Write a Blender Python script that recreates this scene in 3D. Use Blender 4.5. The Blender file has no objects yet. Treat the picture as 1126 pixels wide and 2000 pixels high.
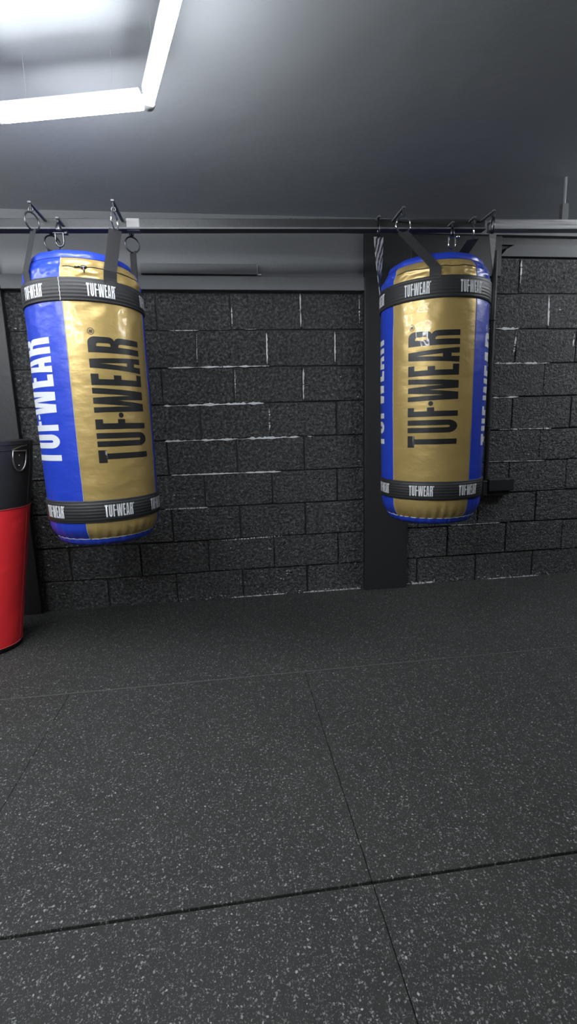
import bpy, bmesh, math, random
from mathutils import Vector, Matrix, noise
random.seed(7)
C = bpy.context.scene.collection
PI = math.pi
D2R = PI / 180


# ------------------------------------------------------------------ helpers
class MB:
    """collects vertices, faces and material indices for ONE mesh"""
    def __init__(s):
        s.v, s.f, s.m, s.s = [], [], [], []

    def add(s, vs, fs, mi=0, smooth=False):
        o = len(s.v)
        s.v += [tuple(p) for p in vs]
        for f in fs:
            s.f.append(tuple(i + o for i in f)); s.m.append(mi); s.s.append(smooth)

    def box(s, x0, x1, y0, y1, z0, z1, mi=0, M=None):
        vs = [Vector((x, y, z)) for x in (x0, x1) for y in (y0, y1) for z in (z0, z1)]
        if M: vs = [M @ v for v in vs]
        s.add(vs, [(0, 1, 3, 2), (4, 6, 7, 5), (0, 4, 5, 1), (2, 3, 7, 6), (0, 2, 6, 4), (1, 5, 7, 3)], mi)

    def bbox(s, x0, x1, y0, y1, z0, z1, b=.004, mi=0, M=None):
        """box with chamfered edges"""
        bm = bmesh.new()
        bmesh.ops.create_cube(bm, size=1)
        for v in bm.verts:
            v.co = Vector((x0 + (v.co.x + .5) * (x1 - x0), y0 + (v.co.y + .5) * (y1 - y0), z0 + (v.co.z + .5) * (z1 - z0)))
        bmesh.ops.bevel(bm, geom=bm.edges[:], offset=b, segments=2, affect='EDGES', profile=.5)
        s.bm(bm, mi, M)

    def bm(s, bm, mi=0, M=None, smooth=False):
        bm.verts.index_update()
        vs = [M @ v.co if M else v.co.copy() for v in bm.verts]
        s.add(vs, [[v.index for v in f.verts] for f in bm.faces], mi, smooth)
        bm.free()

    def tube(s, pts, r, n=12, closed=False, mi=0, cap=True):
        pts = [Vector(p) for p in pts]; k = len(pts); rings = []
        up = None
        for i, p in enumerate(pts):
            a = pts[(i - 1) % k] if (closed or i > 0) else p
            b = pts[(i + 1) % k] if (closed or i < k - 1) else p
            t = (b - a).normalized()
            if up is None:
                up = t.orthogonal().normalized()
            up = (up - t * up.dot(t)).normalized()
            w = t.cross(up)
            rr = r[i] if isinstance(r, (list, tuple)) else r
            rings.append([p + (up * math.cos(2 * PI * j / n) + w * math.sin(2 * PI * j / n)) * rr for j in range(n)])
        vs = [q for g in rings for q in g]; fs = []
        for i in range(k if closed else k - 1):
            for j in range(n):
                a, b = i * n + j, i * n + (j + 1) % n
                i2 = (i + 1) % k
                fs.append((a, b, i2 * n + (j + 1) % n, i2 * n + j))
        s.add(vs, fs, mi, True)
        if cap and not closed:
            s.add(rings[0], [tuple(range(n - 1, -1, -1))], mi)
            s.add(rings[-1], [tuple(range(n))], mi)

    def lathe(s, prof, n=48, M=None, mi=0, smooth=True):
        vs, fs = [], []
        for r, z in prof:
            for j in range(n):
                v = Vector((r * math.cos(2 * PI * j / n), r * math.sin(2 * PI * j / n), z))
                vs.append(M @ v if M else v)
        for i in range(len(prof) - 1):
            for j in range(n):
                fs.append((i * n + j, i * n + (j + 1) % n, (i + 1) * n + (j + 1) % n, (i + 1) * n + j))
        s.add(vs, fs, mi, smooth)

    def grid(s, fn, us, ws, mi=0, flip=False):
        vs = [fn(u, w) for w in ws for u in us]; n = len(us); fs = []
        for i in range(len(ws) - 1):
            for j in range(n - 1):
                q = (i * n + j, i * n + j + 1, (i + 1) * n + j + 1, (i + 1) * n + j)
                fs.append(q[::-1] if flip else q)
        s.add(vs, fs, mi, True)

    def build(s, name, mats, parent=None, weld=False):
        me = bpy.data.meshes.new(name)
        me.from_pydata(s.v, [], s.f)
        for m in (mats if isinstance(mats, (list, tuple)) else [mats]):
            me.materials.append(m)
        me.polygons.foreach_set('material_index', s.m)
        me.polygons.foreach_set('use_smooth', s.s)
        if weld:
            bm = bmesh.new(); bm.from_mesh(me)
            bmesh.ops.remove_doubles(bm, verts=bm.verts, dist=1e-5)
            bmesh.ops.recalc_face_normals(bm, faces=bm.faces)
            bm.to_mesh(me); bm.free()
        me.update()
        o = bpy.data.objects.new(name, me); C.objects.link(o)
        if parent: o.parent = parent
        return o


def tag(o, label=None, cat=None, group=None, kind=None):
    if label: o['label'] = label
    if cat: o['category'] = cat
    if group: o['group'] = group
    if kind: o['kind'] = kind
    return o


def thing(name, label, cat, loc=(0, 0, 0), group=None):
    o = bpy.data.objects.new(name, None); C.objects.link(o); o.location = loc
    o.empty_display_size = .1
    return tag(o, label, cat, group)


def struct(o):
    o['kind'] = 'structure'; return o


def frange(a, b, n):
    return [a + (b - a) * i / n for i in range(n + 1)]


# ------------------------------------------------------------------ materials
class NT:
    def __init__(s, name):
        s.mat = bpy.data.materials.new(name); s.mat.use_nodes = True
        s.t = s.mat.node_tree; s.p = s.t.nodes['Principled BSDF']

    def n(s, typ, **kw):
        nd = s.t.nodes.new(typ)
        for k, v in kw.items():
            if k in nd.inputs: nd.inputs[k].default_value = v
            else: setattr(nd, k, v)
        return nd

    def l(s, a, b): s.t.links.new(a, b)

    def coord(s, scale=(1, 1, 1)):
        tc = s.n('ShaderNodeTexCoord'); mp = s.n('ShaderNodeMapping'); mp.inputs['Scale'].default_value = scale
        s.l(tc.outputs['Object'], mp.inputs['Vector']); return mp.outputs['Vector']

    def noise(s, vec, scale, detail=3, rough=.55):
        nd = s.n('ShaderNodeTexNoise'); nd.inputs['Scale'].default_value = scale
        nd.inputs['Detail'].default_value = detail; nd.inputs['Roughness'].default_value = rough
        s.l(vec, nd.inputs['Vector']); return nd.outputs['Fac']

    def ramp(s, fac, stops):
        nd = s.n('ShaderNodeValToRGB'); e = nd.color_ramp.elements
        while len(e) < len(stops): e.new(.5)
        for i, (p, c) in enumerate(stops):
            e[i].position = p; e[i].color = (*c, 1) if len(c) == 3 else c
        s.l(fac, nd.inputs['Fac']); return nd.outputs['Color']

    def math(s, op, a, b=None, clamp=False):
        nd = s.n('ShaderNodeMath', operation=op, use_clamp=clamp)
        for i, q in enumerate((a, b)):
            if q is None: continue
            if isinstance(q, (int, float)): nd.inputs[i].default_value = q
            else: s.l(q, nd.inputs[i])
        return nd.outputs[0]

    def bump(s, h, dist, strength=1):
        nd = s.n('ShaderNodeBump'); nd.inputs['Distance'].default_value = dist; nd.inputs['Strength'].default_value = strength
        s.l(h, nd.inputs['Height']); s.l(nd.outputs['Normal'], s.p.inputs['Normal'])

    def set(s, color=None, rough=None, metal=None, spec=None, coat=None, coat_rough=None, emit=None, estr=None):
        p = s.p.inputs
        if color is not None: p['Base Color'].default_value = (*color, 1)
        if rough is not None: p['Roughness'].default_value = rough
        if metal is not None: p['Metallic'].default_value = metal
        if spec is not None: p['Specular IOR Level'].default_value = spec
        if coat is not None: p['Coat Weight'].default_value = coat
        if coat_rough is not None: p['Coat Roughness'].default_value = coat_rough
        if emit is not None:
            p['Emission Color'].default_value = (*emit, 1); p['Emission Strength'].default_value = estr
        return s


def simple(name, color, rough, metal=0, spec=.5, coat=0, bump=None, **k):
    n = NT(name).set(color, rough, metal, spec, coat, **k)
    if bump:
        sc, d = bump
        n.bump(n.noise(n.coord(), sc, 4), d)
    return n.mat


M = {}


def vinyl(name, color, rough, metal, coat, var=.12, coat_rough=.12):
    n = NT(name).set(color, rough, metal, .5, coat, coat_rough)
    v = n.coord((1, 1, 1.6))
    big = n.noise(v, 9, 3, .5); fine = n.noise(v, 140, 2, .5)
    n.bump(n.math('ADD', n.math('MULTIPLY', big, 1.0), n.math('MULTIPLY', fine, .03)), .010, .55)
    return n.mat


M['gold'] = vinyl('gold_vinyl', (.47, .335, .120), .38, .40, .30, coat_rough=.06)
M['blue'] = vinyl('blue_vinyl', (.014, .045, .44), .40, 0, .22)
M['red'] = vinyl('red_vinyl', (.86, .028, .036), .5, 0, .15, coat_rough=.35)
M['blackvinyl'] = vinyl('black_vinyl', (.022, .022, .024), .5, 0, .25, coat_rough=.25)
M['ink'] = simple('black_print', (.014, .014, .015), .38, coat=.25)
M['white'] = simple('white_print', (.62, .64, .68), .5)
M['thread'] = simple('white_thread', (.62, .64, .66), .7)
M['piping_pale'] = simple('pale_piping', (.42, .40, .36), .45)
M['chrome'] = simple('chrome', (.75, .76, .78), .12, 1)
M['darksteel'] = simple('dark_steel', (.10, .10, .11), .35, 1)
M['satin'] = simple('satin_steel', (.42, .42, .43), .4, 1)
M['bluepiping'] = simple('blue_piping', (.014, .04, .36), .45)
M['darkzip'] = simple('zip_tape', (.02, .018, .015), .5)


def webbing():
    n = NT('black_webbing').set((.022, .022, .024), .55, 0, .45)
    v = n.coord()
    w = n.n('ShaderNodeTexWave', wave_type='BANDS', bands_direction='Z'); w.inputs['Scale'].default_value = 22
    w.inputs['Distortion'].default_value = .3
    n.l(v, w.inputs['Vector']); n.bump(w.outputs['Fac'], .0012, .8)
    return n.mat


M['web'] = webbing()
M['strap'] = simple('black_strap', (.016, .016, .018), .6, bump=(400, .001))


def strap_sheen():
    n = NT('painted_sheen_strap').set(rough=.5)
    v = n.coord((1, 1, .22))
    w = n.n('ShaderNodeTexWave', wave_type='BANDS', bands_direction='DIAGONAL'); w.inputs['Scale'].default_value = 24
    w.inputs['Distortion'].default_value = 5; w.inputs['Detail'].default_value = 2
    n.l(v, w.inputs['Vector'])
    n.l(n.ramp(w.outputs['Fac'], [(.25, (.03, .03, .032)), (.6, (.45, .45, .46))]), n.p.inputs['Base Color'])  # pale streaks put the sheen of the shiny webbing into the colour
    return n.mat


M['strapsheen'] = strap_sheen()


def block_mat():
    n = NT('black_painted_block').set(rough=.5, spec=.8)
    v = n.coord()
    lo = n.noise(v, 55, 5, .62); hi = n.noise(v, 170, 3, .6); big = n.noise(v, 7, 3, .5)
    vo = n.n('ShaderNodeTexVoronoi'); vo.inputs['Scale'].default_value = 95; n.l(v, vo.inputs['Vector'])
    h = n.math('ADD', n.math('MULTIPLY', lo, 1.0), n.math('ADD', n.math('MULTIPLY', hi, .5), n.math('MULTIPLY', vo.outputs['Distance'], .5)))
    n.bump(h, .015, 1.0)
    n.l(n.ramp(n.math('ADD', n.math('MULTIPLY', lo, .75), n.math('MULTIPLY', n.noise(v, 120, 3, .6), .25)), [(.38, (.010, .010, .0105)), (.5, (.030, .0305, .0315)), (.63, (.125, .127, .13))]), n.p.inputs['Base Color'])
    n.l(n.math('ADD', n.math('MULTIPLY', lo, .35), .16), n.p.inputs['Roughness'])
    return n.mat


M['block'] = block_mat()
M['joint'] = simple('black_painted_joint', (.012, .012, .013), .6, bump=(120, .004))
M['bare'] = simple('bare_pale_mortar', (.62, .63, .64), .85, bump=(160, .003))
M['chip'] = simple('pale_paint_chip', (.40, .40, .40), .8)


def matte_black(name, c, rough=.55, bumpd=.0015, sc=40, spec=.4):
    n = NT(name).set(c, rough, 0, spec)
    v = n.coord()
    n.bump(n.noise(v, sc, 5, .6), bumpd)
    return n.mat


M['board'] = matte_black('black_painted_board', (.022, .022, .024), .5)
M['header'] = matte_black('dark_grey_header_paint', (.15, .154, .161), .55)
M['cornice'] = matte_black('grey_cornice_paint', (.17, .176, .184), .7)
M['wallplain'] = matte_black('black_painted_wall', (.02, .02, .022), .6)


def ceiling_mat():
    n = NT('dark_grey_ceiling_paint').set((.43, .452, .48), .75, 0, .25)
    v = n.coord()
    n.bump(n.math('ADD', n.noise(v, 5, 4, .6), n.math('MULTIPLY', n.noise(v, 260, 2, .5), .04)), .012, .35)
    return n.mat


M['ceiling'] = ceiling_mat()


def floor_mat():
    n = NT('flecked_black_rubber').set(rough=.78, spec=.35)
    v = n.coord()
    big = n.noise(v, 2.2, 4, .6); mid = n.noise(v, 26, 3, .6)
    base = n.ramp(n.math('ADD', n.math('MULTIPLY', big, .6), n.math('MULTIPLY', mid, .4)),
                  [(.35, (.0175, .018, .0172)), (.65, (.026, .0262, .0248))])
    # warp so the flecks come out ragged
    dn = n.n('ShaderNodeTexNoise'); dn.inputs['Scale'].default_value = 220; dn.inputs['Detail'].default_value = 2
    n.l(v, dn.inputs['Vector'])
    mv = n.n('ShaderNodeVectorMath', operation='MULTIPLY_ADD')
    n.l(dn.outputs['Color'], mv.inputs[0]); mv.inputs[1].default_value = (.0095, .0095, 0); n.l(v, mv.inputs[2])
    col = base
    for sc, thr, size, c in ((165, .72, .30, (.20, .205, .20)), (320, .55, .34, (.11, .113, .11)), (115, .90, .24, (.30, .30, .29))):
        vo = n.n('ShaderNodeTexVoronoi', voronoi_dimensions='2D'); vo.inputs['Scale'].default_value = sc
        n.l(mv.outputs[0], vo.inputs['Vector'])
        sep = n.n('ShaderNodeSeparateColor'); n.l(vo.outputs['Color'], sep.inputs[0])
        on = n.math('GREATER_THAN', sep.outputs[0], thr)
        inside = n.math('LESS_THAN', vo.outputs['Distance'], n.math('MULTIPLY', sep.outputs[1], size * 1.5))
        fac = n.math('MULTIPLY', n.math('MULTIPLY', on, inside), n.math('ADD', n.math('MULTIPLY', sep.outputs[2], .7), .3))
        mx = n.n('ShaderNodeMix', data_type='RGBA')
        n.l(fac, mx.inputs[0]); n.l(col, mx.inputs[6]); mx.inputs[7].default_value = (*c, 1)
        col = mx.outputs[2]
    n.l(col, n.p.inputs['Base Color'])
    n.bump(n.math('ADD', n.noise(v, 300, 2, .6), n.math('MULTIPLY', n.noise(v, 90, 2, .6), .8)), .002, .8)
    return n.mat


M['floor'] = floor_mat()
M['under'] = simple('dark_rubber_bed', (.012, .012, .012), .9)  # dark bed under the floor tiles
M['seam'] = simple('painted_tile_highlight', (.10, .10, .098), .8)  # highlight of the far tile edge put into the colour


def steel_grain():
    n = NT('brushed_grey_steel').set(rough=.5, metal=.0)
    v = n.coord((.6, 14, 14))
    n.l(n.ramp(n.noise(v, 6, 5, .7), [(.3, (.16, .16, .165)), (.7, (.50, .50, .51))]), n.p.inputs['Base Color'])
    return n.mat


M['greybeam'] = steel_grain()
M['darkbeam'] = matte_black('dark_grey_beam_paint', (.035, .036, .038), .4)
M['greypaint'] = matte_black('grey_paint', (.13, .133, .138), .6)
M['palecap'] = simple('pale_plastic', (.30, .29, .29), .5)
M['tube'] = NT('lit_led_tube').set((.9, .9, .9), .4, emit=(.93, .97, 1.0), estr=72).mat
M['housing'] = simple('white_led_housing', (.62, .64, .66), .4)

# ------------------------------------------------------------------ the room
H = 2.425
X0, X1, Y0 = -3.6, 5.0, -6.2

# floor: big rubber tiles with open joints over a dark bed
b = MB()
b.box(X0, X1, Y0, .1, -.06, -.012, 1)


def slab(x0, x1, y0, y1, top):
    b.bbox(x0, x1, y0, y1, -.014, top, .0025, 0)


g = .0010
slab(X0, X1, -1.0785 + .001, .02, .0022)
b.box(-1.6, 2.6, -1.0800, -1.0774, -.010, .0014, 2)            # pale strip painting the light caught by the tile edge at the far joint
rows = [(-2.160, -1.0805), (-3.243, -2.1675), (-4.326, -3.248), (-5.41, -4.331), (-6.2, -5.415)]
xs = [-3.6, -2.93, -1.85, -.768, .3146, 1.397, 2.48, 3.56, 5.0]
for y0, y1 in rows:
    for a, c in zip(xs[:-1], xs[1:]):
        if c == .3146: slab(a + .0004, c - g, y0, y1, 0)
        elif a == .3146: slab(a + g, c - .0004, y0, y1, -.0006)
        else: slab(a + .0004, c - .0004, y0, y1, 0)
floor = struct(b.build('floor', [M['floor'], M['under'], M['seam']]))

b = MB(); b.box(X0, X1, Y0, .1, H, H + .06)
struct(b.build('ceiling', M['ceiling']))

# block wall --------------------------------------------------------------
b = MB()
b.box(X0, X1, .012, .12, -.05, H + .02, 1)


def blk(x0, x1, z0, z1):
    d = random.uniform(-.002, .0025)
    jx = lambda: random.uniform(-.0025, .0025)
    b.bbox(x0 + .0045 + jx(), x1 - .0045 + jx(), -d, .03, z0 + .0045 + jx(), z1 - .0045 + jx(), .0045, 0)


ZL = .1997


def course(z0, z1, off, xa, xb):
    x = xa
    n0 = math.floor((xa - off) / .45) + 1
    e = [xa] + [off + .45 * k for k in range(n0, n0 + 20) if xa + .03 < off + .45 * k < xb - .03] + [xb]
    for p, q in zip(e[:-1], e[1:]): blk(p, q, z0, z1)


for k in range(-1, 10):
    z1 = ZL + .225 * (8 - k + 1) if k >= 0 else ZL + .225 * 10
    z0 = z1 - .225
    if z0 < -.05: z0, = (-.03,)
    if z1 <= 0: continue
    odd = (k % 2 == 1)
    if z1 < 2.02: course(z0, z1, -.3886 + (0 if odd else .225), X0, 1.1)
    if z1 < 2.3: course(z0, z1, 1.9973 + (.225 if odd else 0), 1.1, X1)
b.box(X0, 1.1, .0, .03, 2.0, H, 0)


# bare mortar left unpainted in some joints: ragged strips standing in the joint
def streak(x0, z0, x1, z1, w, seed, gap=0.0):
    n = max(6, int(math.hypot(x1 - x0, z1 - z0) / .006))
    dx, dz = x1 - x0, z1 - z0; L = math.hypot(dx, dz); nx, nz = -dz / L, dx / L
    vs, fs = [], []
    for i in range(n + 1):
        t = i / n
        q = noise.noise(Vector((t * L * 22, seed * 3.1, 0))); q2 = noise.noise(Vector((t * L * 60, seed * 7.7, 4)))
        end = min(1, min(t, 1 - t) * L / .03 + .15)
        ww = w * .5 * end * max(.12, .62 + 1.0 * q + .5 * q2)
        c = w * .22 * q2
        px, pz = x0 + dx * t, z0 + dz * t
        vs += [(px + nx * (c - ww), -.0030, pz + nz * (c - ww)), (px + nx * (c + ww), -.0030, pz + nz * (c + ww)),
               (px + nx * (c + ww), .014, pz + nz * (c + ww)), (px + nx * (c - ww), .014, pz + nz * (c - ww))]
    for i in range(n):
        if gap and noise.noise(Vector((i * .9, seed, 9))) < gap - .6: continue
        a = 4 * i
        for p, q in ((0, 1), (1, 2), (3, 0)):
            fs.append((a + p, a + q, a + 4 + q, a + 4 + p))
    b.add(vs, fs, 2)


HS = [(-0.323,1.775,-0.140,1.776,0.0067,.3),(0.149,1.781,0.220,1.782,0.0083,.3),(-0.345,1.552,0.294,1.556,0.0107,.1),(-0.388,1.318,0.252,1.323,0.0150,0),(-0.398,1.095,0.483,1.097,0.0160,0),(0.535,1.097,0.577,1.097,0.0100,.3),(-0.372,0.874,0.348,0.870,0.0113,.1),(-0.431,0.650,-0.153,0.649,0.0067,.4),(-0.073,0.417,0.348,0.423,0.0067,.6),(1.843,1.778,2.011,1.778,0.0183,0),(1.780,1.777,1.810,1.778,0.0167,.2),(1.844,1.552,2.255,1.549,0.0133,.2),(1.784,1.545,1.818,1.548,0.0167,.1),(1.840,1.322,2.039,1.324,0.0107,.1),(1.905,1.102,2.308,1.099,0.0080,.45),(1.832,0.878,2.265,0.872,0.0053,.1),(1.570,0.430,1.945,0.429,0.0080,.45)]
VS = [(0.508,1.997,0.508,1.796,0.0100,0),(0.285,1.760,0.283,1.568,0.0133,0),(0.731,1.764,0.730,1.575,0.0107,0),(0.518,1.536,0.515,1.343,0.0113,.35),(0.286,1.289,0.283,1.127,0.0087,.5),(0.071,1.914,0.069,1.801,0.0073,.2),(-0.155,1.756,-0.163,1.583,0.0053,.35),(0.894,1.990,0.895,1.814,0.0067,.4),(0.073,1.536,0.068,1.356,0.0053,.4),(2.220,1.992,2.227,1.797,0.0140,0),(2.006,2.212,2.004,2.062,0.0120,.3),(1.997,1.764,1.983,1.610,0.0100,.5),(2.429,1.742,2.424,1.661,0.0100,.4)]
for i, (x0, z0, x1, z1, w, gp) in enumerate(HS + VS):
    streak(x0, z0, x1, z1, w, i + 1, gp)
for i, (xa, xb, z, w) in enumerate([(1.87, 2.28, .005, .010), (1.24, 1.46, .012, .016), (.48, .90, .004, .010), (-.03, .36, .005, .008)]):
    streak(xa, z, xb, z, w, 40 + i, .45)


def chip(x, z, s):
    n = random.randint(5, 7); a0 = random.uniform(0, 6)
    pts = [(x + s * random.uniform(.5, 1.3) * math.cos(a0 + 2 * PI * i / n), z + s * .7 * random.uniform(.5, 1.3) * math.sin(a0 + 2 * PI * i / n)) for i in range(n)]
    vs = [(p, -.0052, q) for p, q in pts] + [(p, .004, q) for p, q in pts]
    b.add(vs, [tuple(range(n))] + [(i, i + n, (i + 1) % n + n, (i + 1) % n) for i in range(n)], 3)


for x, z in [(-1.222,1.791),(-1.239,1.491),(-1.232,1.378),(-1.196,1.026),(-1.192,.884),(.503,1.896),(.733,1.484),(.767,1.48),(.707,1.369),(.882,1.349),(-.014,.361),(.249,.341),(.028,.139),(.044,.112),(.073,.11),(.369,.171),(.387,.17),(.324,.118),(.342,.113),(-.364,.02),(-.198,.007),(-1.203,.572),(-1.167,.475),(-1.076,.435),(-1.2,.318),(-1.123,.115),(-1.191,.173),(2.305,1.9),(.888,.921),(2.201,.407),(2.013,.429),(2.171,.798),(2.135,.921),(1.984,.083),(1.494,.397),(2.157,.265),(.369,.152),(-.364,.743),(-.233,.716),(.525,.618),(.26,.337),(.413,.444)]:
    chip(x, z, random.uniform(.004, .0075))
for i in range(260):
    x = random.uniform(-1.2, 2.6); z = random.random() ** 1.7 * .95 + .015
    if .9 < x < 1.25: continue
    chip(x, z, random.uniform(.0012, .0032))
for i in range(70):
    x = random.choice([random.uniform(-.4, .9), random.uniform(1.25, 2.4)])
    chip(x, random.uniform(.004, .03), random.uniform(.002, .006))
struct(b.build('wall_back', [M['block'], M['joint'], M['bare'], M['chip']]))

for nm, q in (('wall_left', (X0 - .1, X0, Y0, .1)), ('wall_right', (X1, X1 + .1, Y0, .1)), ('wall_front', (X0, X1, Y0 - .1, Y0))):
    b = MB(); b.box(*q, -.05, H + .03); struct(b.build(nm, M['wallplain']))

# boxed pillars and the boarded header between them -------------------------
b = MB(); b.bbox(.918, 1.226, -.045, .02, -.0, H, .004)
b.box(.93, .96, -.0462, -.044, 1.0, 1.002)
struct(b.build('trim_1', M['board']))                          # middle pillar casing
b = MB(); b.bbox(-1.75, -1.262, -.045, .02, 0, H, .004)
struct(b.build('trim_2', M['board']))                          # left pillar casing
b = MB()
b.bbox(-1.262, .918, -.040, .02, 2.006, 2.085, .003)
b.bbox(-1.262, .918, -.022, .02, 2.088, H, .003)
struct(b.build('trim_3', M['header']))
b = MB(); b.bbox(X0, X1, -.052, .02, 2.345, H + .01, .003); struct(b.build('trim_8', M['cornice']))                          # header boards over the blocks
b = MB(); b.bbox(-.46, .235, -.052, -.018, 2.092, 2.150, .004)
b.box(.2352, .2385, -.050, -.02, 2.095, 2.146, 1)
b.box(.24, .262, -.046, -.036, 2.090, 2.096, 1)
struct(b.build('trim_4', [M['greypaint'], M['bare']]))         # grey ledge batten
# chamfered lintel slab in the right bay
b = MB()
P = [(1.845, 2.229), (1.885, 2.272), (1.94, 2.300), (X1, 2.312), (X1, 2.229)]
vs = [(x, -.018, z) for x, z in P] + [(x, .03, z) for x, z in P]
b.add(vs, [(0, 1, 2, 3, 4)[::-1]] + [(i, (i + 1) % 5, (i + 1) % 5 + 5, i + 5) for i in range(5)])
M['slab'] = matte_black('dark_grey_slab_paint', (.065, .067, .07), .6)
struct(b.build('trim_5', M['slab']))
b = MB(); b.bbox(1.845, X1, -.010, .03, 2.30, H, .003); struct(b.build('trim_7', M['board']))
b = MB(); b.bbox(1.226, 1.845, -.03, .02, 2.10, H, .003); struct(b.build('trim_6', M['board']))


# ------------------------------------------------------------------ beams along the wall
def beamline(x): return 2.1545 + (x + .37) * .0195 - .010     # the beam runs very slightly uphill to the right


def beam(name, label, xa, xb, mat, h=.024):
    t = thing(name, label, 'beam', ((xa + xb) / 2, -.6, beamline((xa + xb) / 2)))
    m = MB(); L = (xb - xa) / 2
    R_ = Matrix.Rotation(-math.atan(.0195), 4, 'Y')
    m.bbox(-L, L, -.02, .02, -h, h, .0025, 0, R_)
    m.build('beam_body', mat, t)
    m = MB(); m.bbox(-L, L, -.032, .024, -h - .003, -h + .005, .001, 0, R_)
    m.build('bottom_flange', M['greypaint'] if mat is M['darkbeam'] else mat, t)  # lighter paint on the dark beam's flange imitates its lower edge highlight
    return t


bl = beam('support_beam', 'dark grey beam under the ceiling, running above both gold bags', -3.1, 1.40, M['darkbeam'])
m = MB(); m.bbox(-.425 + .85, -.362 + .85, -.023, .023, -.030 + .0095, .024 + .0095, .004)
o = m.build('end_sleeve', M['palecap'], bl); tag(o, 'pale plastic end sleeve')
for x in (1.190, 1.222, 1.245):
    m = MB(); m.lathe([(0, -.003), (.007, -.002), (.007, .006), (0, .008)], 8, Matrix.Translation((x, -.012, .045)))
    m.build('bolt', M['chrome'], bl)
br = beam('support_beam', 'lighter brushed grey beam under the ceiling, right of the right-hand gold bag', 1.43, 3.2, M['greybeam'])
m = MB(); m.bbox(1.835 - 2.315, 1.872 - 2.315, -.012, .012, .012, .098, .002)
o = m.build('hanger_bracket', M['greypaint'], br)
m = MB(); m.tube([(1.853 - 2.315, 0, .098), (1.853 - 2.315, 0, H - beamline(2.315) - .001)], .006, 8); m.build('drop_rod', M['ceiling'], o)

# ------------------------------------------------------------------ conduit
t = thing('conduit_pipe', 'black vertical pipe fixed to the block wall beside the right gold bag', 'pipe', (1.805, -.028, .765))
m = MB(); m.tube([(0, 0, -.02), (0, 0, 1.49)], .017, 16); m.build('pipe', M['board'], t)
for z in (.35, 1.05):
    m = MB(); m.bbox(-.03, .03, .010, .03, z, z + .02, .002); m.tube([(-.018, 0, z + .01), (-.012, -.014, z + .01), (0, -.019, z + .01), (.012, -.014, z + .01), (.018, 0, z + .01)], .004, 6)
    m.build('clip', M['board'], t)
t = thing('junction_box', 'black box with painted top highlight on the wall at the foot of the pipe', 'box', (1.89, 0, .655))
m = MB(); m.bbox(-.085, .105, -.075, .0, .02, .105, .005); m.build('box_body', M['board'], t)
m = MB(); m.bbox(-.125, -.088, -.065, 0, -.01, .095, .004); m.build('side_shade', M['board'], t)  # dark block standing in for the shadow left of the box
m = MB(); m.bbox(-.12, .085, -.055, 0, -.012, .018, .003); m.build('under_shade', M['joint'], t)  # dark strip standing in for the shadow under the box
m = MB(); m.box(-.085, .1, -.0755, -.072, .104, .1056); m.box(.04, .07, -.0765, -.07, .098, .103)
o = m.build('top_highlight', M['greypaint'], t)  # pale strips paint the light along the top of the box

# ------------------------------------------------------------------ lettering
def arc(cx, cy, rx, ry, a0, a1, n=10):
    return [(cx + rx * math.cos(math.radians(a0 + (a1 - a0) * i / n)), cy + ry * math.sin(math.radians(a0 + (a1 - a0) * i / n))) for i in range(n + 1)]


GL = {}      # glyphs: u in 0..1680 units along the word, v 0..1 of the letter height
GL['T'] = (0, [[(0, 1), (175, 1), (175, .855), (128, .855), (128, 0), (48, 0), (48, .855), (0, .855)]])
GL['U'] = (220, [[(0, 1), (0, .22)] + arc(95, .20, 95, .20, 180, 360, 16) + [(190, .22), (190, 1), (112, 1), (112, .20)] + arc(95, .20, 17, .045, 0, -180, 8) + [(78, .20), (78, 1)]])
GL['F'] = (460, [[(0, 0), (0, 1), (135, 1), (135, .87), (80, .87), (80, .61), (135, .61), (135, .47), (80, .47), (80, 0)]])
GL['.'] = (650, [[(36 * math.cos(a * PI / 10), .54 + 36 / 765 * math.sin(a * PI / 10)) for a in range(20)]])
GL['W'] = (685, [[(0, 1), (70, 1), (87, .30), (120, 1), (200, 1), (232, .30), (255, 1), (330, 1), (290, 0), (180, 0), (165, .585), (125, 0), (20, 0)]])
GL['E'] = (1050, [[(0, 0), (0, 1), (150, 1), (150, .87), (80, .87), (80, .61), (135, .61), (135, .47), (80, .47), (80, .13), (155, .13), (155, 0)]])
GL['A'] = (1232, [[(0, 0), (45, 1), (160, 1), (205, 0), (127, 0), (127, .165), (82, .165), (82, 0)], [(80, .33), (125, .33), (104, .83)]])
GL['R'] = (1475, [[(0, 0), (0, 1), (125, 1)] + arc(125, .88, 80, .12, 90, 0, 8) + [(205, .66)] + arc(150, .66, 55, .115, 0, -80, 6) + arc(150, .43, 55, .115, 80, 0, 6) +
                  [(205, 0), (125, 0), (125, .40)] + arc(105, .40, 20, .07, 0, 90, 5) + [(82, .475), (82, 0)],
                  [(82, .62), (105, .62)] + arc(105, .66, 20, .04, -90, 0, 4) + arc(105, .82, 20, .04, 0, 90, 4) + [(82, .86)]])


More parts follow.
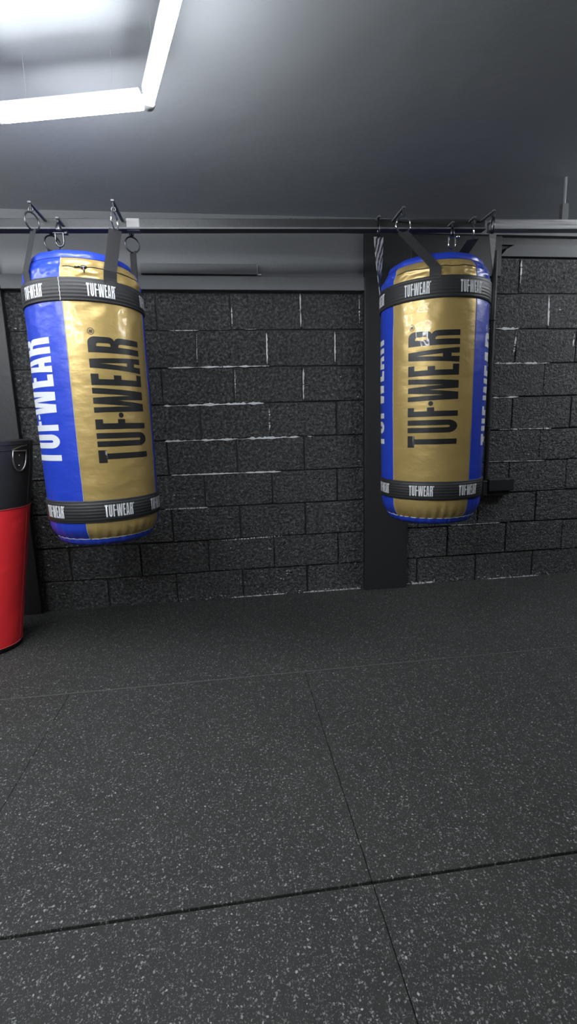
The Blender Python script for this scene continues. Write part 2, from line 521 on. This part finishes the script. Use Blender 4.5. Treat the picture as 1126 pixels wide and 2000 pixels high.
def word2d(small=False):
    """the whole word as flat triangles in (u, v) with u, v in letter-height units"""
    K = 765.0
    cu = bpy.data.curves.new('tmp', 'CURVE'); cu.dimensions = '2D'; cu.fill_mode = 'BOTH'

    def poly(pts):
        sp = cu.splines.new('POLY'); sp.points.add(len(pts) - 1); sp.use_cyclic_u = True
        for i, (x, y) in enumerate(pts): sp.points[i].co = (x, y, 0, 1)
    for ch, (u0, ps) in GL.items():
        for p in ps: poly([((u + u0) / K, v) for u, v in p])
    if not small:
        cx, cy = 1745 / K, .93
        poly([(cx + .058 * math.cos(a * PI / 14), cy + .058 * math.sin(a * PI / 14)) for a in range(28)])
        poly([(cx + .048 * math.cos(a * PI / 14), cy + .048 * math.sin(a * PI / 14)) for a in range(28)])
        for p in GL['R'][1]: poly([(cx - .024 + u / 205 * .048, cy - .03 + v * .06) for u, v in p])
    else:
        poly([(1690 / K, .88), (1760 / K, .88), (1760 / K, 1), (1690 / K, 1)])
    ob = bpy.data.objects.new('tmp', cu); C.objects.link(ob)
    dg = bpy.context.evaluated_depsgraph_get(); dg.update()
    me = bpy.data.meshes.new_from_object(ob.evaluated_get(dg))
    bpy.data.objects.remove(ob); bpy.data.curves.remove(cu)
    bm = bmesh.new(); bm.from_mesh(me); bpy.data.meshes.remove(me)
    bmesh.ops.remove_doubles(bm, verts=bm.verts, dist=1e-6)
    return bm


def sliced(bm, step, axes):
    for ax in axes:
        lo = min(v.co[ax] for v in bm.verts); hi = max(v.co[ax] for v in bm.verts)
        c = lo + step
        while c < hi - 1e-4:
            no = [0, 0, 0]; no[ax] = 1; co = [0, 0, 0]; co[ax] = c
            bmesh.ops.bisect_plane(bm, geom=bm.verts[:] + bm.edges[:] + bm.faces[:], plane_co=co, plane_no=no, dist=1e-6)
            c += step
    vs = [tuple(v.co) for v in bm.verts]; bm.verts.index_update()
    fs = [tuple(v.index for v in f.verts) for f in bm.faces]
    bm.free(); return vs, fs


WORD = sliced(word2d(), .05, (0, 1))
WORDS = sliced(word2d(True), .14, (0,))
WLEN = 1680 / 765


# ------------------------------------------------------------------ the blue and gold heavy bags
def heavy_bag(label, cx, cy, r_top, r_bot, lx, z1, z2, z3, z4, zt, zb, seam0, upper_words, lower_words, straps, shackle, seed, puller=None):
    """z1..z2 upper webbing band, z3..z4 lower one, zt / zb the end seams; angles in degrees from straight ahead, positive to the right"""
    root = thing('heavy_bag', label, 'punching bag', (cx, cy, zb - .04), 'blue and gold hanging punching bags')
    base = zb - .04
    zm = (z1 + z4) / 2

    def rad(z):
        t = (z - z4) / (z1 - z4)
        r = r_bot + (r_top - r_bot) * t + .004 * math.sin(PI * max(0, min(1, t)))
        if z > z1: u = min(1, (z - z1) / (zt - z1)); r *= 1 - .13 * u ** 2.4
        if z < z4: u = min(1, (z4 - z) / (z4 - zb)); r *= 1 - .13 * u ** 2.6
        return r

    def disp(a, z):
        s = a * D2R
        p = Vector((math.sin(s) * 2.2 + seed, math.cos(s) * 2.2, z * 5))
        d = .0022 * noise.noise(p) + .0010 * noise.noise(p * 3.1)
        if z > z1:
            u = min(1, (z - z1) / (zt - z1)); k = math.sin(PI * min(1, u)) if u < 1 else 0
            q = Vector((math.sin(s) * 4 + seed, math.cos(s) * 4, z * 26))
            d += k * (.011 * noise.noise(q) + .006 * noise.noise(q * 2.3))
        if z < z4:
            u = min(1, (z4 - z) / (z4 - zb))
            d += .0030 * u * math.sin(a * .62 + 2.5 * noise.noise(Vector((a * .05, seed, 1))))
        if abs(z - z2) < .16 and z < z2:
            u = 1 - (z2 - z) / .16
            d += .0035 * u * u * noise.noise(Vector((math.sin(s) * 6 + seed, math.cos(s) * 6, z * 16)))
        return d

    def surf(a, z, off=0.0):
        r = rad(z) + disp(a, z) + off; s = a * D2R
        return Vector((lx * (z - zm) + r * math.sin(s), -r * math.cos(s), z - base))

    zs = frange(zb, z4, 9)[:-1] + frange(z4, z3, 6)[:-1] + frange(z3, z2, 90)[:-1] + frange(z2, z1, 6)[:-1] + frange(z1, zt, 22)
    for k in range(4):
        a0 = seam0 + 90 * k; gold = (k % 2 == 0)
        m = MB(); m.grid(lambda a, z: surf(a, z), frange(a0, a0 + 90, 64), zs)
        p = m.build('gold_panel' if gold else 'blue_panel', M['gold'] if gold else M['blue'], root)
        tag(p, 'shiny gold vinyl panel' if gold else 'blue vinyl panel')
        # the printed word, reading upwards
        hgt = .247; zw0 = z3 + (z2 - z3) * .197; m = MB(); rr = rad(zm)
        wl = (z2 - z3) * .637; sc = wl / WLEN
        vs = []
        for u, v, _ in WORD[0]:
            s_ = (v - .5) * hgt / rr / D2R
            vs.append(surf(a0 + 45.5 - s_, zw0 + u * sc, .0007))
        m.add(vs, WORD[1], 0, True)
        w = m.build('lettering', M['ink'] if gold else M['white'], p)
        tag(w, 'black printed lettering' if gold else 'white printed lettering')
        # seam piping between the panels
        m = MB(); m.tube([surf(a0, z, .0006) for z in zs[::2] + [zs[-1]]], .0017, 6)
        m.build('piping', M['piping_pale'] if gold else M['bluepiping'], root)
        if gold:
            zz = z1 + (zt - z1) * .52
            wob = lambda a: zz + .006 * noise.noise(Vector((a * .05, seed, 3)))
            m = MB(); m.tube([surf(a, wob(a), .0004) for a in frange(a0 + 3, a0 + 88, 50)], .0022, 6)
            zp = m.build('zipper', M['darkzip'], root)
            if puller is not None and k == 0:
                m = MB(); c = [surf(puller + d, wob(puller + d) - .001, .005) for d in (-3, -1.5, 0, 1.5, 3)]
                m.tube(c, [.003, .007, .009, .007, .004], 8)
                m.tube([surf(puller - 3, zz, .006), surf(puller - 5.5, zz - .002, .008), surf(puller - 8, zz - .003, .007)], [.003, .002, .005], 8)
                m.tube([surf(puller, zz - .006, .010), surf(puller + .3, zz - .020, .010), surf(puller + .5, zz - .028, .008)], [.003, .0035, .002], 8)
                m.build('zip_puller', M['darksteel'], zp)
    # lid and base
    rt = rad(zt); rb = rad(zb)
    ang = frange(0, 360, 120)
    m = MB()
    lidp = [(1, 0), (.995, .012), (.97, .024), (.90, .036), (.75, .046), (.5, .052), (.25, .054), (.001, .055)]

    def lid(a, i):
        f, dz = lidp[i]; s = a * D2R
        w = .0025 * math.sin(a * .21 + seed) * (1 if i in (1, 2, 3) else 0)
        r = f * (rt + (disp(a, zt) if i == 0 else 0)) + (w if i else 0)
        return Vector((lx * (zt - zm) + r * math.sin(s), -r * math.cos(s), zt + dz - base))
    m.grid(lid, ang, range(len(lidp)))
    m.build('lid', M['blue'], root, True)
    m = MB(); m.tube([surf(a, zt, .0012) for a in frange(0, 357, 119)], .0022, 6, True); m.build('piping', M['bluepiping'], root)
    m = MB()
    basp = [(1, 0), (.992, -.012), (.955, -.026), (.87, -.036), (.55, -.040), (.001, -.040)]

    def bas(a, i):
        f, dz = basp[i]; s = a * D2R
        pk = (.004 * math.sin(a * .45 + 2 * noise.noise(Vector((a * .04, seed, 5)))) if 0 < i < 4 else 0)
        r = f * (rb + disp(a, zb)) + pk * .5
        return Vector((lx * (zb - zm) + r * math.sin(s), -r * math.cos(s), zb + dz - base))
    m.grid(bas, ang, range(len(basp)), flip=True)
    m.build('base_cap', M['blue'], root, True)
    m = MB(); m.tube([surf(a, zb, .001) for a in frange(0, 357, 119)], .0016, 6, True); m.build('piping', M['thread'], root)
    # webbing bands with woven white words
    for zt_, zb_, words in ((z1, z2, upper_words), (z3, z4, lower_words)):
        m = MB()
        pr = [(zb_ - .000, .0002), (zb_, .004), (zb_ + .002, .0052), (zt_ - .002, .0052), (zt_, .004), (zt_, .0002)]
        m.grid(lambda a, i: surf(a, pr[i][0], pr[i][1]) if i in (0, 5) else
               Vector((lx * (pr[i][0] - zm) + (rad(pr[i][0]) + .0012 + pr[i][1]) * math.sin(a * D2R), -(rad(pr[i][0]) + .0012 + pr[i][1]) * math.cos(a * D2R), pr[i][0] - base)),
               frange(0, 360, 144), range(6))
        bd = m.build('webbing_band', M['web'], root)
        h = (zt_ - zb_) * .56; zc = (zt_ + zb_) / 2 - h / 2; sc = h; rr = rad(zc)
        for ac in words:
            vs = []
            for u, v, _ in WORDS[0]:
                a = ac + (u - WLEN / 2) * sc * 1.0 / rr / D2R; z = zc + v * h
                q = rad(z) + .0012 + .0052 + .0009
                vs.append((lx * (z - zm) + q * math.sin(a * D2R), -q * math.cos(a * D2R), z - base))
            m = MB(); m.add(vs, WORDS[1], 0, True)
            w = m.build('lettering', M['thread'], bd); tag(w, 'white woven lettering')
        if zt_ == z1 and puller is not None:
            m = MB(); m.tube([(lx * (z - zm) + (rad(z) + .0072) * math.sin((seam0 - 1) * D2R + .004 * math.sin(z * 300)), -(rad(z) + .0072) * math.cos((seam0 - 1) * D2R), z - base) for z in frange(z2, z1, 14)], .0013, 5)
            w = m.build('stitching', M['thread'], bd); tag(w, 'pale stitching')
    # hanging straps, each with its ring
    for (a, ring, tw, mat, half, ra, rmat) in straps:
        R3 = Vector(ring) - Vector((cx, cy, base))
        zsh = z1 + (zt - z1) * .45
        path = [surf(a, z1 - .02, .0022), surf(a, z1 + .012, .005), surf(a, zsh, .012)]
        last = path[-1]
        top = R3 - Vector((0, 0, .034))
        for i in range(1, 9): path.append(last.lerp(top, i / 8))
        s = a * D2R; tang = Vector((math.cos(s), math.sin(s), 0)); out = Vector((math.sin(s), -math.cos(s), 0))
        m = MB(); vs, fs = [], []
        for i, p in enumerate(path):
            f = i / (len(path) - 1); ta = tw * max(0, f - .2) / .8 * D2R
            wd = (tang * math.cos(ta) + out * math.sin(ta)); nn = (out * math.cos(ta) - tang * math.sin(ta)) * .0018
            vs += [p - wd * half - nn, p + wd * half - nn, p + wd * half + nn, p - wd * half + nn]
        for i in range(len(path) - 1):
            for j in range(4):
                fs.append((4 * i + j, 4 * i + (j + 1) % 4, 4 * i + 4 + (j + 1) % 4, 4 * i + 4 + j))
        fs += [(3, 2, 1, 0), tuple(4 * (len(path) - 1) + j for j in range(4))]
        m.add(vs, fs)
        st = m.build('hanging_strap', mat, root)
        m = MB()
        m.tube([R3 + Vector((math.cos(t) * .036 * math.cos(ra * D2R), math.cos(t) * .036 * math.sin(ra * D2R), math.sin(t) * .036)) for t in frange(0, 2 * PI * 35 / 36, 35)], .0036, 8, True)
        m.build('ring', rmat, st)
    # centre shackle: U bow below, pin and swivel above
    S = Vector(shackle) - Vector((cx, cy, base))
    m = MB(); pts = [S + Vector((-.017, 0, .045)), S + Vector((-.017, 0, .01))] + [S + Vector((.017 * math.cos(t), 0, .01 + .022 * math.sin(t))) for t in frange(PI, 2 * PI, 10)] + [S + Vector((.017, 0, .045))]
    m.tube(pts, .0045, 8)
    sh = m.build('shackle', M['chrome'] if puller is None else M['darksteel'], root)
    m = MB(); m.tube([S + Vector((-.026, 0, .045)), S + Vector((.030, 0, .045))], .0045, 8)
    m.lathe([(0, -.008), (.009, -.008), (.009, .008), (0, .008)], 10, Matrix.Translation(S + Vector((.030, 0, .045))) @ Matrix.Rotation(PI / 2, 4, 'Y'))
    m.build('pin', M['chrome'] if puller is None else M['darksteel'], sh)
    m = MB(); m.lathe([(0, 0), (.010, 0), (.014, .012), (.010, .03), (.006, .04), (0, .042)], 12, Matrix.Translation(S + Vector((0, 0, .048))))
    m.build('swivel', M['darksteel'], sh)
    return root


LB = dict(cx=-.627, cy=-.70)
heavy_bag('blue and gold punching bag hanging at the left beside the red bag',
          -.627, -.70, .2565, .2585, .0, 1.806, 1.713, .862, .761, 1.893, .678, -6,
          [-97, -37.5, 29, 89, 149, 209], [-102, -42, 27, 79, 139, 199],
          [(39, (-.440, -.82, 2.075), 0, M['strap'], .029, 80, M['chrome']), (-44, (-.79, -.80, 2.075), 0, M['strap'], .024, 60, M['darksteel']), (129, (-.42, -.52, 2.085), 0, M['strap'], .028, 30, M['darksteel']), (-141, (-.80, -.52, 2.085), 0, M['strap'], .028, 30, M['darksteel'])],
          (-.712, -.70, 2.022), 3.3, 15.5)
heavy_bag('blue and gold punching bag hanging at the right in front of the middle pillar',
          1.118, -.64, .2735, .2655, -.004, 1.843, 1.745, .869, .773, 1.925, .672, -68.3,
          [-97, -40.5, 14, 73, 133, 203], [-88, -33.5, 20, 77, 137, 207],
          [(-23, (.895, -.77, 2.108), 0, M['strap'], .026, 0, M['chrome']), (67, (1.372, -.74, 2.125), 48, M['strap'], .026, 70, M['darksteel']), (157, (1.31, -.665, 2.122), 0, M['strap'], .028, 62, M['chrome']), (-113, (.812, -.650, 2.130), 67, M['strapsheen'], .024, 80, M['darksteel'])],
          (1.197, -.66, 2.055), 8.1)


def arm_hook(which, bag, x, y, z, ring=True):
    """a short flat steel arm bolted to the beam, with an eye under its free end"""
    zb_ = max(beamline(x) + .012, z + .022) if ring else beamline(x) - .010
    s_ = 1 if y > -.6 else -1
    if zb_ > beamline(x) + .02: zb_ = beamline(x) + .02
    t = thing('hook_arm', 'short black hook arm holding the ' + which + ' of the ' + bag, 'hook', (x, -.6, zb_), 'black hook arms on the beam above the ' + bag)
    ya, yb = sorted((s_ * .020, y + .6 + s_ * .012))
    m = MB(); m.bbox(-.007, .007, ya, yb, -.004, .004, .0015); m.build('arm', M['header'], t)
    ye = y + .6
    if z - zb_ < -.02:
        m = MB(); m.tube([(0, ye, -.003), (0, ye, z - zb_)], .0045, 8); sh = m.build('shank', M['board'], t)
    if ring:
        m = MB(); m.tube([(.009 * math.sin(a), ye, z - zb_ + .010 + .009 * math.cos(a)) for a in frange(0, 2 * PI * 15 / 16, 15)], .003, 6, True)
        m.build('eye', M['darksteel'], t)
    return t


for which, p in (('front right strap', (-.440, -.82, 2.113)), ('front left strap', (-.79, -.80, 2.113)), ('back right strap', (-.42, -.52, 2.123)), ('back left strap', (-.80, -.52, 2.123))):
    arm_hook(which, 'left gold bag', *p)
arm_hook('centre shackle', 'left gold bag', -.712, -.70, 2.105, False)
for which, p in (('front strap', (.895, -.77, 2.146)), ('right-hand strap', (1.372, -.74, 2.163)), ('back strap', (1.31, -.665, 2.160)), ('left-hand strap with painted sheen', (.812, -.650, 2.168))):
    arm_hook(which, 'right gold bag', *p)
arm_hook('centre shackle', 'right gold bag', 1.197, -.66, 2.138, False)

# ------------------------------------------------------------------ the red and black bag on the floor at the left
RB = thing('punching_bag', 'red and black punching bag standing on the floor at the far left edge', 'punching bag', (-1.372, -.50, 0))
LEAN = .122


def rb_pt(a, z, off=0.0, r=None):
    t = z / 1.14
    rr = (.158 + .050 * min(1, t * 1.15)) if r is None else r
    if r is None:
        if z < .05: rr *= 1 - .10 * ((.05 - z) / .05) ** 2
        rr += .002 * noise.noise(Vector((math.sin(a * D2R) * 2, math.cos(a * D2R) * 2, z * 6))) + off
    s = a * D2R
    return Vector((LEAN * z + rr * math.sin(s), -rr * math.cos(s), z))


ZS = .792
m = MB(); m.grid(rb_pt, frange(0, 360, 96), frange(.034, ZS, 50)); o = m.build('lower_cover', M['red'], RB, True); tag(o, 'red vinyl lower cover')
m = MB(); m.grid(rb_pt, frange(0, 360, 96), frange(ZS, 1.135, 24))
m.grid(lambda a, i: rb_pt(a, (1.135, 1.142, 1.144, 1.144)[i], 0, (rb_pt(0, 1.135).y * -1, .20, .12, .001)[i]), frange(0, 360, 96), range(4))
o = m.build('upper_cover', M['blackvinyl'], RB, True); tag(o, 'black vinyl upper cover')
m = MB(); m.grid(lambda a, i: rb_pt(a, (.034, .012, .0, .0)[i], 0, (-rb_pt(0, .034).y, -rb_pt(0, .034).y * .97, -rb_pt(0, .034).y * .88, .001)[i]), frange(0, 360, 96), range(4), flip=True)
m.build('base_cap', M['blackvinyl'], RB, True)
M['redpiping'] = simple('pink_piping', (.36, .05, .06), .5)
m = MB(); m.tube([rb_pt(a, .034, .002) for a in frange(0, 357, 119)], .003, 6, True); m.build('piping', M['redpiping'], RB)
m = MB(); m.tube([rb_pt(a, ZS, .001) for a in frange(0, 357, 119)], .0022, 6, True); m.build('piping', M['redpiping'], RB)
m = MB(); m.tube([rb_pt(87, z, .0005) for z in frange(.034, ZS, 30)], .0016, 6); m.build('side_seam', M['redpiping'], RB)
m = MB(); m.tube([rb_pt(87, z, .0005) for z in frange(ZS, 1.135, 14)], .0015, 6); m.build('side_seam', simple('grey_seam', (.05, .05, .055), .5), RB)
m = MB()
for zz in (1.118, 1.09): m.tube([rb_pt(a, zz, .0015) for a in frange(0, 357, 119)], .002, 6, True)
m.build('rim_stitching', M['blackvinyl'], RB)
# D-ring on a riveted tab
ad = 64
m = MB(); m.grid(lambda a, z: rb_pt(a, z, .003), frange(ad - 8, ad + 8, 6), frange(.985, 1.112, 8)); tb = m.build('ring_tab', M['blackvinyl'], RB)
for zz in (1.012, 1.062):
    m = MB(); m.lathe([(0, -.0025), (.003, -.002), (.004, 0)], 10, Matrix.Translation(rb_pt(ad, zz, .004)) @ Matrix.Rotation(-PI / 2 + 0, 4, 'X'))
    m.build('rivet', M['chrome'], tb)
m = MB()
dp = [(-.036, .05), (.036, .05)] + [(.036 * math.cos(t), .018 + .07 * -math.sin(t) + .0) for t in frange(0, PI, 14)]
m.tube([rb_pt(ad + x / .2 / D2R, 1.035 + z, .011) for x, z in dp], .0042, 8, True)
m.build('d_ring', M['satin'], tb)
m = MB(); m.tube([rb_pt(ad - 12, 1.090, .010), rb_pt(ad, 1.106, .013), rb_pt(ad + 12, 1.112, .010)], .0035, 8)
m.build('ring_bar', M['chrome'], tb)
m = MB()
for a0, a1, z0, z1 in ((9, 10.5, .848, .866), (12.5, 15.5, .848, .866), (13, 20, .856, .862), (4, 7.5, .848, .866), (-2, 2, .848, .866)):
    m.grid(lambda a, z: rb_pt(a, z, .0008), frange(a0, a1, 3), frange(z0, z1, 2))
o = m.build('lettering', M['white'], RB)

# ------------------------------------------------------------------ hexagonal LED tube lights
ZT = 2.248
S_ = .54
dirv = lambda d: Vector((math.cos(d * D2R), math.sin(d * D2R), 0))
TH = 167.5


def hex_light(label, centres, rot, ZT=ZT):
    t = thing('hexagon_light', label, 'ceiling light', (centres[0].x, centres[0].y, H))
    base = Vector((centres[0].x, centres[0].y, H)); edges = {}; nodes = {}
    for c in centres:
        P = [c + dirv(rot + 60 * k) * S_ for k in range(6)]
        for k in range(6):
            if c is C0 and k in (0, 1): continue                  # this cell is open towards the back of the room
            a, b_ = P[k], P[(k + 1) % 6]
            key = tuple(sorted([(round(a.x, 2), round(a.y, 2)), (round(b_.x, 2), round(b_.y, 2))]))
            edges[key] = (a, b_); nodes[(round(a.x, 2), round(a.y, 2))] = a; nodes[(round(b_.x, 2), round(b_.y, 2))] = b_
    for a, b_ in edges.values():
        d = (b_ - a).normalized(); A = a + d * .022; B = b_ - d * .022; n = Vector((-d.y, d.x, 0))
        o = Vector((0, 0, ZT)) - base
        m = MB(); m.tube([A + o, B + o], .0195, 14); tb = m.build('led_tube', M['tube'], t)
        M_ = Matrix.Translation((A + B) / 2 + o) @ Matrix(((d.x, n.x, 0), (d.y, n.y, 0), (0, 0, 1))).to_4x4()
        L = (B - A).length / 2
        m = MB(); m.bbox(-L, L, -.022, .022, .0125, .034, .003, 0, M_); m.build('housing', M['housing'], tb)
        for sx in (-.62, .62):
            m = MB(); m.tube([M_ @ Vector((L * sx, 0, .034)), M_ @ Vector((L * sx, 0, H - ZT))], .0005, 5)
            m.build('suspension_wire', M['ceiling'], tb)
    for p in nodes.values():
        m = MB(); m.lathe([(0, -.021), (.016, -.019), (.023, -.008), (.023, .012), (.014, .03), (0, .032)], 14, Matrix.Translation(p + Vector((0, 0, ZT)) - base))
        m.build('connector', M['housing'], t)
    return t


V0 = Vector((-.2035, -1.322, 0))
C0 = V0 + dirv(TH + 60) * S_
nb = S_ * math.sqrt(3)
cells = [C0 + dirv(TH + 90) * nb * i + dirv(TH + 30) * nb * j for i, j in ((1, 1), (-1, 2), (2, 1), (2, 0))]
cells = [C0] + cells
hex_light('glowing white hexagonal tube light on the ceiling, upper left', cells, TH)
hex_light('white hexagonal tube light on the ceiling at the right, out of view', [Vector((3.02, -1.02, 0))], TH, 2.375)

# ------------------------------------------------------------------ camera
cam = bpy.data.cameras.new('camera'); co = bpy.data.objects.new('camera', cam); C.objects.link(co)
fpx, pitch, yaw, roll = 922.0, .1789, .1234, -.0297
f = Vector((math.sin(yaw) * math.cos(pitch), math.cos(yaw) * math.cos(pitch), -math.sin(pitch)))
r = Vector((math.cos(yaw), -math.sin(yaw), 0)); u = r.cross(f)
r2 = r * math.cos(roll) + u * math.sin(roll); u2 = -r * math.sin(roll) + u * math.cos(roll)
mw = Matrix(((r2.x, u2.x, -f.x, 0), (r2.y, u2.y, -f.y, 0), (r2.z, u2.z, -f.z, 0), (0, 0, 0, 1)))
mw.translation = Vector((0, -3.1631, 1.166))
co.matrix_world = mw
cam.sensor_fit = 'VERTICAL'; cam.sensor_height = 36; cam.lens = fpx / 2000 * 36; cam.clip_start = .02
sc = bpy.context.scene
sc.camera = co
w = bpy.data.worlds.new('world'); sc.world = w; w.use_nodes = True
w.node_tree.nodes['Background'].inputs['Color'].default_value = (.6, .65, .7, 1)
w.node_tree.nodes['Background'].inputs['Strength'].default_value = .0
sc.view_settings.view_transform = 'Standard'; sc.view_settings.look = 'None'; sc.view_settings.gamma = 1
sc.view_settings.exposure = 0
sc.view_settings.use_curve_mapping = False
